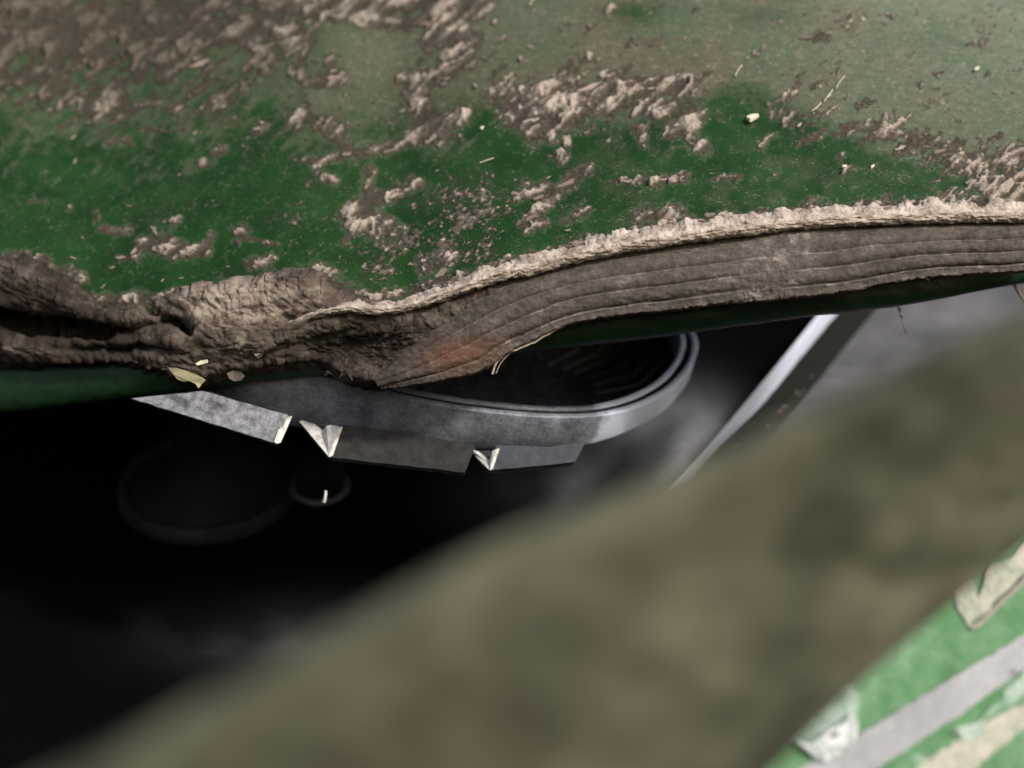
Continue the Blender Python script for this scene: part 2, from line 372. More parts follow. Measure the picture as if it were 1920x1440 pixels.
# ribbed strip below the bead: matching upper and lower control points
up = [(2000, 406), (1920, 408), (1700, 411), (1500, 422), (1350, 442), (1200, 462), (1080, 487), (980, 510), (900, 536), (835, 568), (786, 606), (752, 646), (722, 684), (692, 712)]
lo = [(2000, 497), (1920, 506), (1720, 522), (1545, 553), (1400, 562), (1275, 580), (1160, 590), (1060, 610), (990, 642), (945, 667), (915, 690), (860, 706), (790, 717), (715, 723)]
n = 900; m = 84
U_ = spline(up, n); L_ = spline(lo, n)
T = np.linspace(0, 1, m)[None, :]
X = U_[:, :1]*(1-T)+L_[:, :1]*T; Y = U_[:, 1:]*(1-T)+L_[:, 1:]*T
rag = (5.*fbm(X/40, Y*0, 3, 101)+1.*pn(X/7, Y*0, 102))*sst(.86, 1., T)
Y = Y+rag
sag = np.sin(T*np.pi*.62+.25)**.8
D = lip_d(X)+.0045-.0135*sag
W = np.hypot(U_[:, 0]-L_[:, 0], U_[:, 1]-L_[:, 1])
smear = np.exp(-((X-1455+.55*(Y-490))/62)**2)+.55*np.exp(-((X-1010)/40)**2)*.2
lobe = sst(1000, 800, X)
ph = T*4.6*2*np.pi+1.1*fbm(X/170, Y/60, 3, 111)+.6
rib = np.abs(np.sin(ph/2))**.55
crest = np.exp(-((np.mod(ph, 2*np.pi)-.35)/.34)**2)
vis = sst(.10, .26, T)*(1-.9*np.clip(smear, 0, 1))*(1-.25*lobe)*sst(1.02, .95, T)
hm = vis*(.85*rib+.45*crest*(.6+.8*fbm(X/25, Y/12, 3, 113)))+.12*ridged(X/60, Y/16, 3, 115)+.15*fbm(X/12, Y/8, 4, 117) \
    + smear*(.38*ridged(X/30, Y/22, 4, 119)+.45)+.2*sst(.88, .97, T)*ridged(X/24, Y/12, 3, 121)
tone = .30+.22*fbm(X/60, Y/16, 4, 123)+.30*fbm(X/16, Y/11, 4, 125)+.34*vis*crest-.16*vis*(1-rib)+.16*smear+.30*sst(.10, .0, T)+.18*sst(.9, .97, T)-.10*lobe
rust = np.exp(-((X-862+.8*(Y-665))/62)**2-((Y-665)/30)**2)*.42
Vs = P(X, Y, D); Ns = normals(Vs)
Vs = Vs+Ns*(hm*.0019)[..., None]
lastr = Vs[:, -1:].copy(); lastr[..., 1] += .010
Vs = np.concatenate([Vs, lastr], 1)
dup = lambda a: np.concatenate([a, a[:, -1:]], 1)
link('ribbed_strip', grid_mesh('ribbed_strip', Vs, {'tone': dup(tone), 'rust': dup(rust)}), M_STRIP, root)

# pale bead of dry mud along the top of the strip
bp = [(2000, 398), (1920, 399), (1700, 403), (1500, 414), (1400, 425), (1300, 438), (1200, 453), (1100, 472), (1000, 499), (900, 526), (830, 551), (770, 571), (705, 581), (640, 577), (580, 592), (535, 618), (505, 648), (480, 668)]
B_ = spline(bp, 1300); m = 40
tan = np.gradient(B_, axis=0); tan /= np.linalg.norm(tan, axis=1, keepdims=True); nor = np.stack([-tan[:, 1], tan[:, 0]], 1)
nor *= np.sign(-nor[:, 1:2])                         # points up in the picture
wid = np.interp(B_[:, 0], [480, 560, 700, 830, 1000, 1200, 1500, 1920, 2560], [6, 8, 10, 13, 16, 17, 17, 18, 18])
T = np.linspace(-1, 1, m)[None, :]
arc = np.r_[0, np.cumsum(np.linalg.norm(np.diff(B_, axis=0), axis=1))][:, None]
rg = 1.25+.8*fbm(arc/85, T*.25+0*arc, 2, 131)+.8*fbm(arc/30, T*.8+0*arc, 4, 132)
off = T*wid[:, None]*np.where(T > 0, rg, 1)
X = B_[:, :1]+nor[:, :1]*off; Y = B_[:, 1:]+nor[:, 1:]*off
D = lip_d(X)-.0038-.0040*np.sqrt(np.clip(1-T**2, 0, 1))*np.interp(B_[:, :1], [480, 700, 1000], [.7, .85, 1.])+.009*np.clip(T, 0, 1)**2*.6
cr = ridged(arc/70, T*1.6, 3, 135); crack = sst(.74, .93, ridged(arc/110, T*1.3+.35*fbm(arc/60, T, 2, 136), 3, 137))
hb = .75*fbm(arc/13, T*3.2, 3, 134)+.6*fbm(arc/42, T*1.2, 4, 133)+.4*cr-1.3*crack
Vb = P(X, Y, D); Vb += normals(Vb)*(hb*.0008)[..., None]
tone = .56+.55*fbm(arc/40, T*1.5, 4, 139)-.45*crack-.2*sst(-.4, -1., T)-.22*sst(700, 520, X)
link('mud_bead', grid_mesh('mud_bead', Vb, {'tone': tone}), M_BEAD, root)

# caked mud filling the lip left of the strip
ms_top = poly([(-600, 470), (-100, 485), (0, 486), (60, 492), (130, 530), (180, 566), (250, 572), (300, 570), (340, 556), (420, 543), (500, 527), (590, 513), (615, 530), (660, 556), (700, 568), (780, 566), (860, 548), (960, 522)])
ms_bot = poly([(-600, 735), (0, 692), (120, 690), (240, 688), (300, 706), (380, 716), (440, 700), (500, 694), (560, 690), (610, 692), (660, 716), (700, 724), (760, 718), (860, 700), (960, 640)])
xs3 = axis_px(-600, 940, -30, 930, 2.2, 14)
T = np.linspace(0, 1, 120)[None, :]
X = np.repeat(xs3[:, None], 120, 1)
a, b = ms_top(xs3)[:, None], ms_bot(xs3)[:, None]
a = a+7*fbm(X[:, :1]/16, 0*X[:, :1], 4, 141); b = b+6*fbm(X[:, :1]/14, 0*X[:, :1], 4, 142)
Y = a+(b-a)*T
g = lambda cx, cy, sx, sy: np.exp(-((X-cx)/sx)**2-((Y-cy)/sy)**2)
prof = np.interp(T[0], [0, .05, .25, .6, .9, 1], [.0035, -.004, -.008, -.009, -.006, .004])[None, :]
D = lip_d(X)+.003+prof+.010*g(660, 655, 110, 40)+.022*g(150, 617, 120, 15)+.018*g(20, 600, 70, 17)+.010*g(330, 610, 50, 10)+.010*g(240, 655, 90, 10)
def seg(x0, y0, x1, y1, r):
    dx, dy = x1-x0, y1-y0; t = np.clip(((X-x0)*dx+(Y-y0)*dy)/(dx*dx+dy*dy), 0, 1)
    return np.exp(-(np.hypot(X-x0-t*dx, Y-y0-t*dy)/r)**2)
wX = X+16*fbm(X/50, Y/40, 3, 143); wY = Y+10*fbm(X/45, Y/40, 3, 144)
# layers run down to the right on the left half, up to the right on the right half
ax = np.where(X < 420, .42, -.32); sk = wY-ax*(wX-420)
lay = ridged(wX/170, sk/30, 3, 145)
hm = .55*lay+.7*ridged(wX/70, wY/44, 3, 152)+.5*fbm(X/34, Y/22, 4, 147)+.30*fbm(X/9, Y/7, 3, 153)+.28*ridged(X/22, Y/12, 4, 149)
hm += -4.5*seg(280, 580, 360, 625, 6)-7.5*seg(0, 592, 60, 615, 12)-7*seg(60, 612, 200, 622, 12)-1.6*seg(180, 575, 230, 582, 7)-1.8*seg(540, 600, 640, 590, 8)
hm += 1.6*seg(340, 560, 590, 535, 24)+1.2*seg(380, 610, 480, 640, 26)+1.2*seg(200, 585, 350, 650, 16)+1.2*seg(20, 650, 110, 665, 18)+1.3*seg(40, 520, 130, 560, 22)
hm += 1.4*seg(500, 655, 560, 600, 8)+.9*seg(740, 700, 790, 640, 10)
tone = .24+.38*fbm(X/36, Y/22, 4, 151)+.46*g(450, 575, 130, 48)-.32*g(650, 650, 100, 50)-.30*g(200, 650, 120, 25)-.22*sst(330, 120, X)+.25*seg(0, 500, 60, 520, 16)+.3*seg(20, 650, 110, 662, 12)+.15*g(450, 550, 120, 22)  # left end darker: shadow painted into the mud tone
Vm = P(X, Y, D); Vm += normals(Vm)*(hm*.0018)[..., None]
lastr = Vm[:, -1:].copy(); lastr[..., 1] += .012
link('mud_mass', grid_mesh('mud_mass', np.concatenate([Vm, lastr], 1), {'tone': dup(tone)}), M_MASS, root)

# loose flakes, chips, straw and fibres stuck to the shield
def flake_mesh(k, n=11, el=.5):
    r_ = random.Random(k); v = []; f = []
    ph = [2*math.pi*(i+r_.uniform(-.3, .3))/n for i in range(n)]; rr = [r_.uniform(.55, 1.15) for _ in range(n)]
    for z, s in ((0, 1.), (.16, .96), (.26, .55)):
        for i in range(n):
            x = math.cos(ph[i])*rr[i]*s; y = math.sin(ph[i])*rr[i]*s*el
            v.append((x, y, z+(.16*x*x+.10*y+r_.uniform(-.05, .08) if z else -.15)))
    v.append((0, 0, .3))
    for q in (0, n):
        f += [(q+i, q+(i+1) % n, q+n+(i+1) % n, q+n+i) for i in range(n)]
    f += [(2*n+i, 2*n+(i+1) % n, 3*n) for i in range(n)]
    me = mesh('mud_flake', v, f)
    at = me.attributes.new('tone', 'FLOAT', 'POINT'); at.data.foreach_set('value', np.full(len(v), r_.uniform(.3, .85), np.float32))
    return me
FL = [flake_mesh(k, el=random.uniform(.22, .5)) for k in range(12)]
CH = [flake_mesh(k+50, 9, random.uniform(.35, .6)) for k in range(3)]
def basis(px, py, d_fn, rot, lift=0.):
    e = 4.
    p = P(px, py, d_fn(px, py)); a = P(px+e, py, d_fn(px+e, py))-p; b = P(px, py-e, d_fn(px, py-e))-p
    nn = np.cross(a, b); nn /= np.linalg.norm(nn); nn = nn if nn[1] < 0 else -nn
    a /= np.linalg.norm(a); b = np.cross(nn, a)
    c, s = math.cos(rot), math.sin(rot); u = a*c+b*s; w = -a*s+b*c
    return p+nn*lift, u, w, nn
def put(name, me, mat, px, py, size, rot, d_fn=sheet_d, lift=.0006, parent=root, tilt=0., zs=1.):
    o, u, w, nn = basis(px, py, d_fn, rot, lift)
    d = float(d_fn(px, py)); s = size*d/F
    Mx = Matrix(((u[0]*s, w[0]*s, nn[0]*s*zs, o[0]), (u[1]*s, w[1]*s, nn[1]*s*zs, o[1]), (u[2]*s, w[2]*s, nn[2]*s*zs, o[2]), (0, 0, 0, 1)))
    ob = link(name, me, mat, parent, smooth=False); ob.matrix_parent_inverse = Matrix.Identity(4)
    ob.matrix_basis = Matrix.Translation(-Vector(parent.location)) @ Mx @ Matrix.Rotation(tilt, 4, 'X')
    return ob
for (x, y, s, r) in [(1288, 232, 27, .55), (1228, 212, 13, .1), (630, 148, 17, -.1), (486, 242, 12, .4), (412, 282, 11, .1), (375, 122, 20, .5), (1055, 297, 10, .3),
                     (228, 484, 10, .1), (243, 387, 7, .1), (850, 225, 22, .65), (1080, 195, 34, .7), (1110, 165, 28, .6), (1045, 205, 20, .8), (1020, 190, 18, 1.), (1180, 172, 26, .15),
                     (1240, 166, 24, .2), (1000, 228, 20, .4), (1055, 140, 16, .8), (1640, 250, 9, .6), (1690, 278, 16, .5), (1760, 285, 18, .4), (1510, 72, 16, .1), (1500, 235, 10, .9),
                     (1820, 342, 14, .4), (1890, 352, 22, .7), (1910, 330, 20, .7), (690, 345, 15, 1.4), (735, 368, 16, .2), (660, 415, 18, .8), (1010, 372, 18, .6), (1065, 345, 22, .6),
                     (995, 410, 15, .7), (1250, 338, 13, .1), (1180, 341, 12, .1), (1275, 334, 10, .3), (1370, 333, 12, .1), (300, 465, 22, .1), (360, 473, 22, .3), (255, 470, 12, 1.2),
                     (490, 493, 13, .2), (448, 436, 12, .5), (612, 334, 10, .4), (860, 90, 22, 1.1), (845, 130, 20, .6), (770, 146, 15, 0.), (640, 32, 18, 0.), (740, 42, 20, -.1), (800, 46, 18, 0.),
                     (1515, 380, 8, 1.1), (1210, 402, 14, .2), (1255, 398, 13, -.2), (780, 345, 11, .4), (730, 285, 16, .4), (650, 290, 14, .2), (1205, 265, 9, .9)]:
    put('mud_flake', random.choice(FL), M_FLAKE, x, y, s, r, lift=.0004, tilt=random.uniform(-.15, .15), zs=random.uniform(.25, .55))
for k in range(80):
    x = random.uniform(30, 1900); y = random.uniform(10, 540)
    if y > top_y(x)-20 or (x > 1130 and y > 330 and random.random() < .8): continue
    put('mud_flake', random.choice(FL), M_FLAKE, x, y, random.uniform(3, 7.5), random.gauss(.6, .5), lift=.0003, tilt=random.uniform(-.3, .3), zs=.6)
put('pale_chip', CH[0], M_CHIP, 1410, 227, 17, .65, lift=.0016, tilt=-.3)
put('pale_chip', CH[1], M_CHIP, 1829, 133, 8, .7, lift=.001)
put('pale_chip', CH[2], M_CHIP, 1582, 316, 8, .3, lift=.001)
put('pale_chip', CH[1], M_CHIP, 1634, 316, 6, .8, lift=.001)
put('pale_chip', CH[0], M_CHIP, 905, 243, 6, 1.2, lift=.001)
lipf = lambda px, py: lip_d(px)-.0085
for (x, y, s, r) in [(1330, 405, 12, .2), (1290, 428, 16, .1), (1180, 442, 15, .3), (1500, 400, 14, .3), (1560, 396, 16, .1), (1085, 458, 14, .3), (1010, 480, 18, .3), (905, 512, 18, .4), (830, 512, 14, .7), (1660, 392, 13, .2), (1790, 392, 12, .1)]:
    put('mud_flake', random.choice(FL), M_FLAKE, x, y, s, r, lambda px, py: lip_d(px)-.001, lift=.002, tilt=-.4)
def strawbit(x0, y0, x1, y1, w, d_fn=sheet_d, lift=.002):
    tt_ = np.linspace(0, 1, 6); bend = random.uniform(-.08, .08)
    px = x0+(x1-x0)*tt_-(y1-y0)*bend*np.sin(tt_*math.pi); py = y0+(y1-y0)*tt_+(x1-x0)*bend*np.sin(tt_*math.pi)
    d = np.array([float(d_fn(a, b)) for a, b in zip(px, py)])-lift
    tube('straw', P(px, py, d), w*.36/F, M_STRAW, root, 5)
for q in [(1378, 142, 1391, 122), (1554, 182, 1562, 168), (1568, 166, 1585, 142), (1522, 208, 1540, 192), (1545, 190, 1556, 175), (994, 10, 1002, -8), (900, 305, 926, 296)]:
    strawbit(*q, 1.1)
# chips hanging on the lip
lp = lambda px, py: lip_d(px)-.013
def lip_chip(name, pts, mat, d0, thick=.0008):
    fr = [P(x, y, float(lip_d(x))-d0+random.uniform(-.0006, .0006)) for x, y in pts]; bk = [p+np.array([0, thick, 0]) for p in fr]
    return solid_poly(name, fr, bk, mat, root)
M_LEAF = mat_plain('olive leaf scrap', (.26, .23, .13), (.40, .36, .22), .8, 0, 600)
lip_chip('leaf_scrap', [(315, 689), (330, 690), (345, 694), (362, 699), (378, 708), (385, 713), (378, 720), (372, 728), (366, 719), (354, 714), (345, 716), (332, 711), (325, 702)], M_LEAF, .013)
lip_chip('mud_flake', [(366, 682), (376, 676), (388, 674), (389, 680), (378, 683), (370, 685)], M_CHIP, .0125)
lip_chip('leaf_scrap', [(425, 700), (436, 695), (450, 697), (458, 705), (452, 713), (440, 715), (430, 710)], mat_plain('brown leaf scrap', (.08, .06, .045), (.15, .12, .09), .8, 0, 600), .011)
fib = spline([(1062, 607), (1035, 622), (1005, 640), (970, 655), (945, 666), (930, 682), (923, 702)], 40)
tube('fibre', P(fib[:, 0], fib[:, 1]+1.5*pn(fib[:, 0]/9, fib[:, 1]/9, 3), lip_d(fib[:, 0])-.0075), np.linspace(.0003, .00042, 40), M_FLAKE2, root, 6)
fib = spline([(1030, 628), (985, 648), (950, 668), (937, 684), (930, 700)], 24)
tube('fibre', P(fib[:, 0], fib[:, 1], lip_d(fib[:, 0])-.006), .0002, M_FLAKE2, root, 5)
for (x0, x1, yb) in [(880, 990, 548), (560, 690, 690), (640, 760, 700), (1380, 1560, 552), (1640, 1760, 520)]:
    for k in range(7):
        x = random.uniform(x0, x1); y = yb+random.uniform(-12, 12)-(x-x0)*.1; L = random.uniform(5, 14); a_ = random.uniform(-.6, 2.6)
        pp = spline([(x, y), (x+L*.5*math.cos(a_)+random.uniform(-2, 2), y+L*.5*math.sin(a_)), (x+L*math.cos(a_), y+L*math.sin(a_))], 5)
        tube('fibre', P(pp[:, 0], pp[:, 1], lip_d(pp[:, 0])-random.uniform(.007, .010)), .00006, M_FIBRE, root, 4)

# ------------------------------------------------------------------ toothed ring under the shield
def rp(px, py, lift=0.):                              # point on the ring's own plane
    q = 1.562-.000455*np.asarray(px, float)+.001935*np.asarray(py, float)
    d = 1/(q+.0); return P(px, py, d)
AX = np.array([.849, -2.518, 3.61]); AX /= np.linalg.norm(AX)          # ring axis, up
ring = empty('toothed_ring', tuple(rp(850, 640)), 'grey steel ring with folded teeth below its rim, in the dark opening', 'toothed ring')
path = [(395, 632), (445, 668), (540, 697), (633, 714), (720, 738), (810, 757), (935, 775), (1039, 782), (1122, 780), (1185, 766), (1243, 740), (1282, 708), (1305, 672), (1309, 640), (1296, 610), (1250, 575), (1130, 535),
        (950, 505), (730, 500), (520, 525), (430, 560), (392, 600), (395, 632)]
pp = spline(path, 241)[:-1]; C = rp(pp[:, 0], pp[:, 1])
ctr = C.mean(0)
tg = np.roll(C, -1, 0)-np.roll(C, 1, 0); tg /= np.linalg.norm(tg, axis=1, keepdims=True)
out = np.cross(tg, AX); out /= np.linalg.norm(out, axis=1, keepdims=True)
if ((C-ctr)*out).sum() < 0: out = -out
def sweep(name, prof, mat, parent, smooth=True, wob=0., hs=None):
    prof = np.array(prof, float)
    zz = np.repeat(prof[None, :, 1], len(C), 0)
    if hs is not None: zz = np.where(zz < -.5, -hs[:, None]+(zz+1), zz)
    Vv = C[:, None]+out[:, None]*prof[None, :, :1]+AX[None, None]*zz[..., None]
    Vv = np.concatenate([Vv, Vv[:1]], 0)
    if wob: Vv += out[np.r_[0:len(C), 0]][:, None]*(wob*fbm(np.arange(len(Vv))[:, None]/9., np.arange(len(prof))[None]/2., 3, 9))[..., None]
    wr = sst(1080, 1190, pp[:, 0])*sst(560, 640, pp[:, 1]); wr = np.repeat(np.r_[wr, wr[:1]][:, None], len(prof), 1)  # sunlit highlight painted as paler bluish steel on the right end
    return link(name, grid_mesh(name, Vv, {'sunlit_end': wr}, closed_v=True), mat, parent, smooth)
mm_ = .001
def box_prof(r0, r1, z0, z1, b=.0006, k=3):
    pts = []
    for (cx, cy, a0) in ((r1-b, z1-b, 0), (r0+b, z1-b, 90), (r0+b, z0+b, 180), (r1-b, z0+b, 270)):
        for i in range(k):
            a = math.radians(a0+90*i/(k-1)); pts.append((cx+b*math.cos(a), cy+b*math.sin(a)))
    return pts
HB = np.interp(pp[:, 0], [250, 600, 800, 1040, 1200, 1310], [.0275, .0255, .0205, .0165, .0125, .0115])
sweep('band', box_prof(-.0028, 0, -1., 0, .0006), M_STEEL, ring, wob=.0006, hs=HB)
sweep('gap_shade', box_prof(-.0054, -.0029, -.012, -.0012, .0004), M_BLACK, ring)  # black filler ring added to paint the gap's shadow between the two rings
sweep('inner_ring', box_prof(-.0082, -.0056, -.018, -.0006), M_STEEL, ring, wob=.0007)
# dished floor and inner wall, with radial scratches
k_ = np.array([0, .05, .12, .3, .6, .85, .97]);
Vd = []
for kk, zz in zip(k_, [-.010, -.022, -.030, -.034, -.036, -.036, -.036]):
    q = C-out*.0083; Vd.append(q+(ctr-q)*kk+AX*zz)
Vd = np.stack(Vd, 1); Vd = np.concatenate([Vd, Vd[:1]], 0)
t = NT('scratched dark dish'); sc_ = t.noise(160, 6, .7, 1.5)
M_DISH = t.set(t.mix(t.ramp(sc_, [(.4, 0.), (.75, 1.)]), (.012, .012, .014), (.13, .132, .145)), .55, .1, .4, sc_, .001, .4)
link('dish', grid_mesh('dish', Vd), M_DISH, ring)
# radial ribs in the dish
for fpos in np.linspace(.44, .60, 9):
    i = int(fpos*240) % 240; q = C[i]-out[i]*.009
    a_ = q+(ctr-q)*.02+AX*-.012; b_ = q+(ctr-q)*.12+AX*-.0285; c_ = q+(ctr-q)*.32+AX*-.033
    tube('dish_rib', [a_, a_*.5+b_*.5, b_, b_*.5+c_*.5, c_], .0006, M_STEEL, ring, 6)
# folded V teeth hanging below the band: front wing + rear wing, bright cut ends
def at_d(px, py, d): return P(px, py, d)
def wing(name, quad, dd, mat, thick):
    q3 = [(x, y, d) for (x, y), d in zip(quad, dd)]; sub = []
    for a3, b3 in zip(q3, q3[1:]+q3[:1]):
        k3 = max(1, int(math.hypot(a3[0]-b3[0], a3[1]-b3[1])/16))
        for i3 in range(k3):
            f3 = i3/k3; j3 = .9 if i3 else 0.
            sub.append((a3[0]+(b3[0]-a3[0])*f3+random.uniform(-j3, j3), a3[1]+(b3[1]-a3[1])*f3+random.uniform(-j3, j3), a3[2]+(b3[2]-a3[2])*f3))
    fr = [P(*q) for q in sub]
    a_, b_ = P(*q3[1])-P(*q3[0]), P(*q3[-1])-P(*q3[0]); nn = np.cross(a_, b_); nn /= np.linalg.norm(nn); nn = nn if nn[1] > 0 else -nn
    return fr, [p+nn*thick for p in fr]
def tooth(front, dfront, rear, drear, mat, ends):
    f0, f1 = wing('', front, dfront, mat, .0016)
    o = solid_poly('tooth', f0, f1, mat, ring)
    g0, g1 = wing('', rear, drear, mat, .0016)
    solid_poly('rear_wing', g0, g1, M_RUB, o)
    for (pts, ds) in ends:
        e0 = [P(x, y, d) for (x, y), d in zip(pts, ds)]; e1 = [p+np.array([.0012, .0010, .0004]) for p in e0]
        e = solid_poly('cut_end', e0, e1, M_BRIGHT, o)
    return o
dq = lambda x, y: 1/(1.562-.000455*x+.001935*y)
dd = lambda x, y, o=0.: .372+.00004*max(x-600, -100)+o
# first tooth, speckled zinc, tapering to the left
tooth([(246, 747), (380, 733), (541, 778), (519, 832)], [.366, .370, .371, .366], [(300, 752), (400, 735), (536, 784), (519, 832)], [.372, .380, .384, .3675], M_GALV,
      [([(519, 832), (541, 782), (535, 784), (531, 798), (522, 806), (514, 828)], [.3645, .3685, .369, .368, .366, .3645])])
# second tooth
tooth([(636, 796), (735, 808), (892, 834), (872, 886), (745, 872), (617, 857)], [.3725, .374, .3765, .374, .372, .3695], [(564, 792), (830, 836), (872, 886), (617, 857)], [.384, .388, .376, .3715], M_RUB if False else mat_plain('worn tooth steel', (.022, .022, .023), (.050, .049, .048), .8, 0, 260, .06),
      [([(617, 857), (636, 802), (612, 799), (601, 812), (585, 798), (561, 790)], [.368, .371, .374, .377, .380, .383])])
# third tooth
tooth([(931, 834), (1030, 838), (1098, 828), (1078, 866), (1000, 874), (918, 882)], [.377, .379, .381, .3785, .3765, .3745], [(884, 846), (1060, 845), (1076, 867), (918, 882)], [.387, .390, .381, .3765], mat_plain('grey tooth steel', (.045, .048, .056), (.080, .084, .10), .75, 0, 300, .1),
      [([(918, 882), (931, 842), (924, 845), (915, 868), (890, 848), (882, 845), (905, 872)], [.3735, .3755, .376, .377, .382, .385, .379])])
# ------------------------------------------------------------------ spindle hub in the dark, left
HUBA = np.array([.05, -.50, .86]); HUBA /= np.linalg.norm(HUBA)
def lathe(name, c, prof, mat, parent, axis=HUBA, seg=72, sx=1.):
    e1 = np.cross(axis, [0, 1, 0]); e1 /= np.linalg.norm(e1); e2 = np.cross(axis, e1)
    a = np.linspace(0, 2*np.pi, seg+1); pr = np.array(prof, float)
    Vl = np.array(c)+e1*(np.cos(a)[:, None, None]*pr[None, :, :1])+e2*(np.sin(a)[:, None, None]*pr[None, :, :1])+axis*pr[None, :, 1:]
    return link(name, grid_mesh(name, Vl), mat, parent)
hc = P(395, 905, .50)
hub = empty('spindle_hub', tuple(hc), 'round dark spindle hub with a rubbed rim, deep in the opening', 'spindle hub')
lathe('rim', hc, [(.0435, .004), (.0445, .0015), (.0445, -.003), (.043, -.006), (.0405, -.006), (.039, -.003), (.039, .0015), (.040, .004), (.0435, .004)], mat_plain('dim rubbed rim', (.006, .006, .007), (.022, .021, .023), .7, 0, 120, .1), hub)
lathe('body', hc, [(.012, .10), (.014, .10), (.0145, .03), (.018, .012), (.030, .006), (.0395, .0)], M_BLACK, hub)
bc = P(598, 870, .47)
boss = empty('boss', tuple(bc), 'small round dark boss under the first folded tooth', 'boss')
lathe('cap', bc, [(.0, .006), (.006, .006), (.0105, .003), (.0115, -.002), (.0115, -.012), (.0, -.012)], M_BLACK, boss)
lathe('washer', bc, [(.0112, -.0122), (.0145, -.0122), (.0145, -.014), (.0112, -.014)], M_RUB, boss)

# ------------------------------------------------------------------ rib, floor, housing and added light blockers
rib = empty('support_rib', tuple(P(1430, 730, .47)), 'pale edged green rib slanting up behind the shield', 'rib')
def rq(x, y): return .455+.00012*(x-1290)+.00006*(885-y)
L0 = spline([(1040, 1160), (1180, 1000), (1288, 884), (1400, 752), (1470, 668), (1535, 588), (1700, 390)], 60)
R0 = spline([(1092, 1156), (1232, 991), (1330, 862), (1424, 764), (1504, 668), (1574, 584), (1743, 386)], 60)
top = np.stack([P(L0[:, 0], L0[:, 1], rq(L0[:, 0], L0[:, 1])-.003), P(L0[:, 0]*.5+R0[:, 0]*.5, L0[:, 1]*.5+R0[:, 1]*.5, rq(L0[:, 0], L0[:, 1])-.001), P(R0[:, 0]+2.5*fbm(R0[:, 0]/18, R0[:, 1]/18, 3, 4), R0[:, 1], rq(R0[:, 0], R0[:, 1])+.004)], 1)
dn = np.array([0.10, .45, -.55])*.075
pb = np.stack([P(L0[:, 0], L0[:, 1], rq(L0[:, 0], L0[:, 1])+.004)+dn*.9, P(L0[:, 0], L0[:, 1], rq(L0[:, 0], L0[:, 1])-.003)], 1)
link('edge_face', grid_mesh('edge_face', top), M_RIB, rib)
rr = R0+np.array([[70, -6]]); 
side = np.stack([P(R0[:, 0]+(rr[:, 0]-R0[:, 0])*f+3*fbm(R0[:, 0]/20, R0[:, 1]/20+f*3, 3, 6)*(f > 0), R0[:, 1]+(rr[:, 1]-R0[:, 1])*f, rq(R0[:, 0], R0[:, 1])+.004+.045*f) for f in np.linspace(0, 1, 9)], 1)
link('green_side', grid_mesh('green_side', side), M_RIBG, rib)
link('dark_side', grid_mesh('dark_side', pb), M_BLACK, rib)
for k in range(26):
    f = random.random(); i = int(8+f*44); q = R0[i]+np.array([random.uniform(30, 66), random.uniform(-6, 4)])
    if 700 < q[1] < 860 or random.random() < .25:
        put('crumb', random.choice(FL), M_CHIP, q[0], q[1], random.uniform(2.5, 6.5), random.uniform(0, 3), lambda a, b: rq(a, b)+.012, parent=rib, lift=.001)

t = NT('dark floor with dust and haze'); nb = t.noise(14, 5, .6); nf = t.noise(420, 6, .7); ns = t.noise(1.0, 5, .65, 0, t.stretched((0, .9, .5), (60, 60, 320)))
df = t.math('MULTIPLY', t.attr('dust_haze'), t.ramp(t.math('ADD', t.math('MULTIPLY', ns, .5), t.math('MULTIPLY', nf, .5)), [(.3, .5), (.7, 1.1)]), True)
M_FLOOR = t.set(t.mix(df, (.0025, .0025, .003), (.34, .345, .375)), .9, 0, .0, nf, .0006, .5)
def floor_grid(name, xs_, ys_, dfn, dust_haze_f, sub=None):
    Xf, Yf = np.meshgrid(xs_, ys_, indexing='ij')
    Vf = P(Xf, Yf, dfn(Xf, Yf)); Vf[..., 2] += .0012*fbm(Xf/60, Yf/60, 3, 77)
    return link(name, grid_mesh(name, Vf, {'dust_haze': np.clip(dust_haze_f(Xf, Yf), 0, 1)}), M_FLOOR)
g2 = lambda X, Y, cx, cy, sx, sy: np.exp(-((X-cx)/sx)**2-((Y-cy)/sy)**2)
fl = floor_grid('lower_floor', np.linspace(-700, 1640, 150), np.linspace(470, 2300, 120), lambda x, y: 1/(.62+.00135*(y-200)-.00010*(x-900)),
                lambda x, y: (.85*g2(x, y, 1275, 845, 95, 85)+.34*g2(x, y, 1090, 940, 170, 70)+.15*g2(x, y, 640, 1190, 240, 70))*(1+.6*fbm(x/90, y/90, 4, 5)))  # dust plus grey haze painted as paler patches beside ring and beam
props(fl, kind='structure')
fl = floor_grid('upper_floor', np.linspace(1100, 2080, 70), np.linspace(380, 1500, 80), lambda x, y: 1/(1.05+.00135*(y-300)-.00010*(x-1500)),
                lambda x, y: .33+.24*fbm(x/120, y/70, 4, 8))
# keep only the ground right of the rib
import bmesh
bm = bmesh.new(); bm.from_mesh(fl.data)
kill = []
for f in bm.faces:
    c_ = f.calc_center_median(); px = 960+c_.x/c_.y*F; py = 720-(c_.z-HC)/c_.y*F
    if px < np.interp(py, np.sort(R0[:, 1]), R0[np.argsort(R0[:, 1]), 0])+34: kill.append(f)
bmesh.ops.delete(bm, geom=kill, context='FACES'); bm.to_mesh(fl.data); bm.free()
props(fl, kind='structure')
def boxo(name, x0, x1, y0, y1, z0, z1, mat, parent=None):
    v = [(x, y, z) for x in (x0, x1) for y in (y0, y1) for z in (z0, z1)]
    f = [(0, 1, 3, 2), (4, 6, 7, 5), (0, 4, 5, 1), (2, 3, 7, 6), (0, 2, 6, 4), (1, 5, 7, 3)]
    return link(name, mesh(name, v, f), mat, parent, False)
w = boxo('back_wall', -.9, .80, 1.10, 1.13, HC-.75, HC+.62, M_BLACK); props(w, kind='structure')
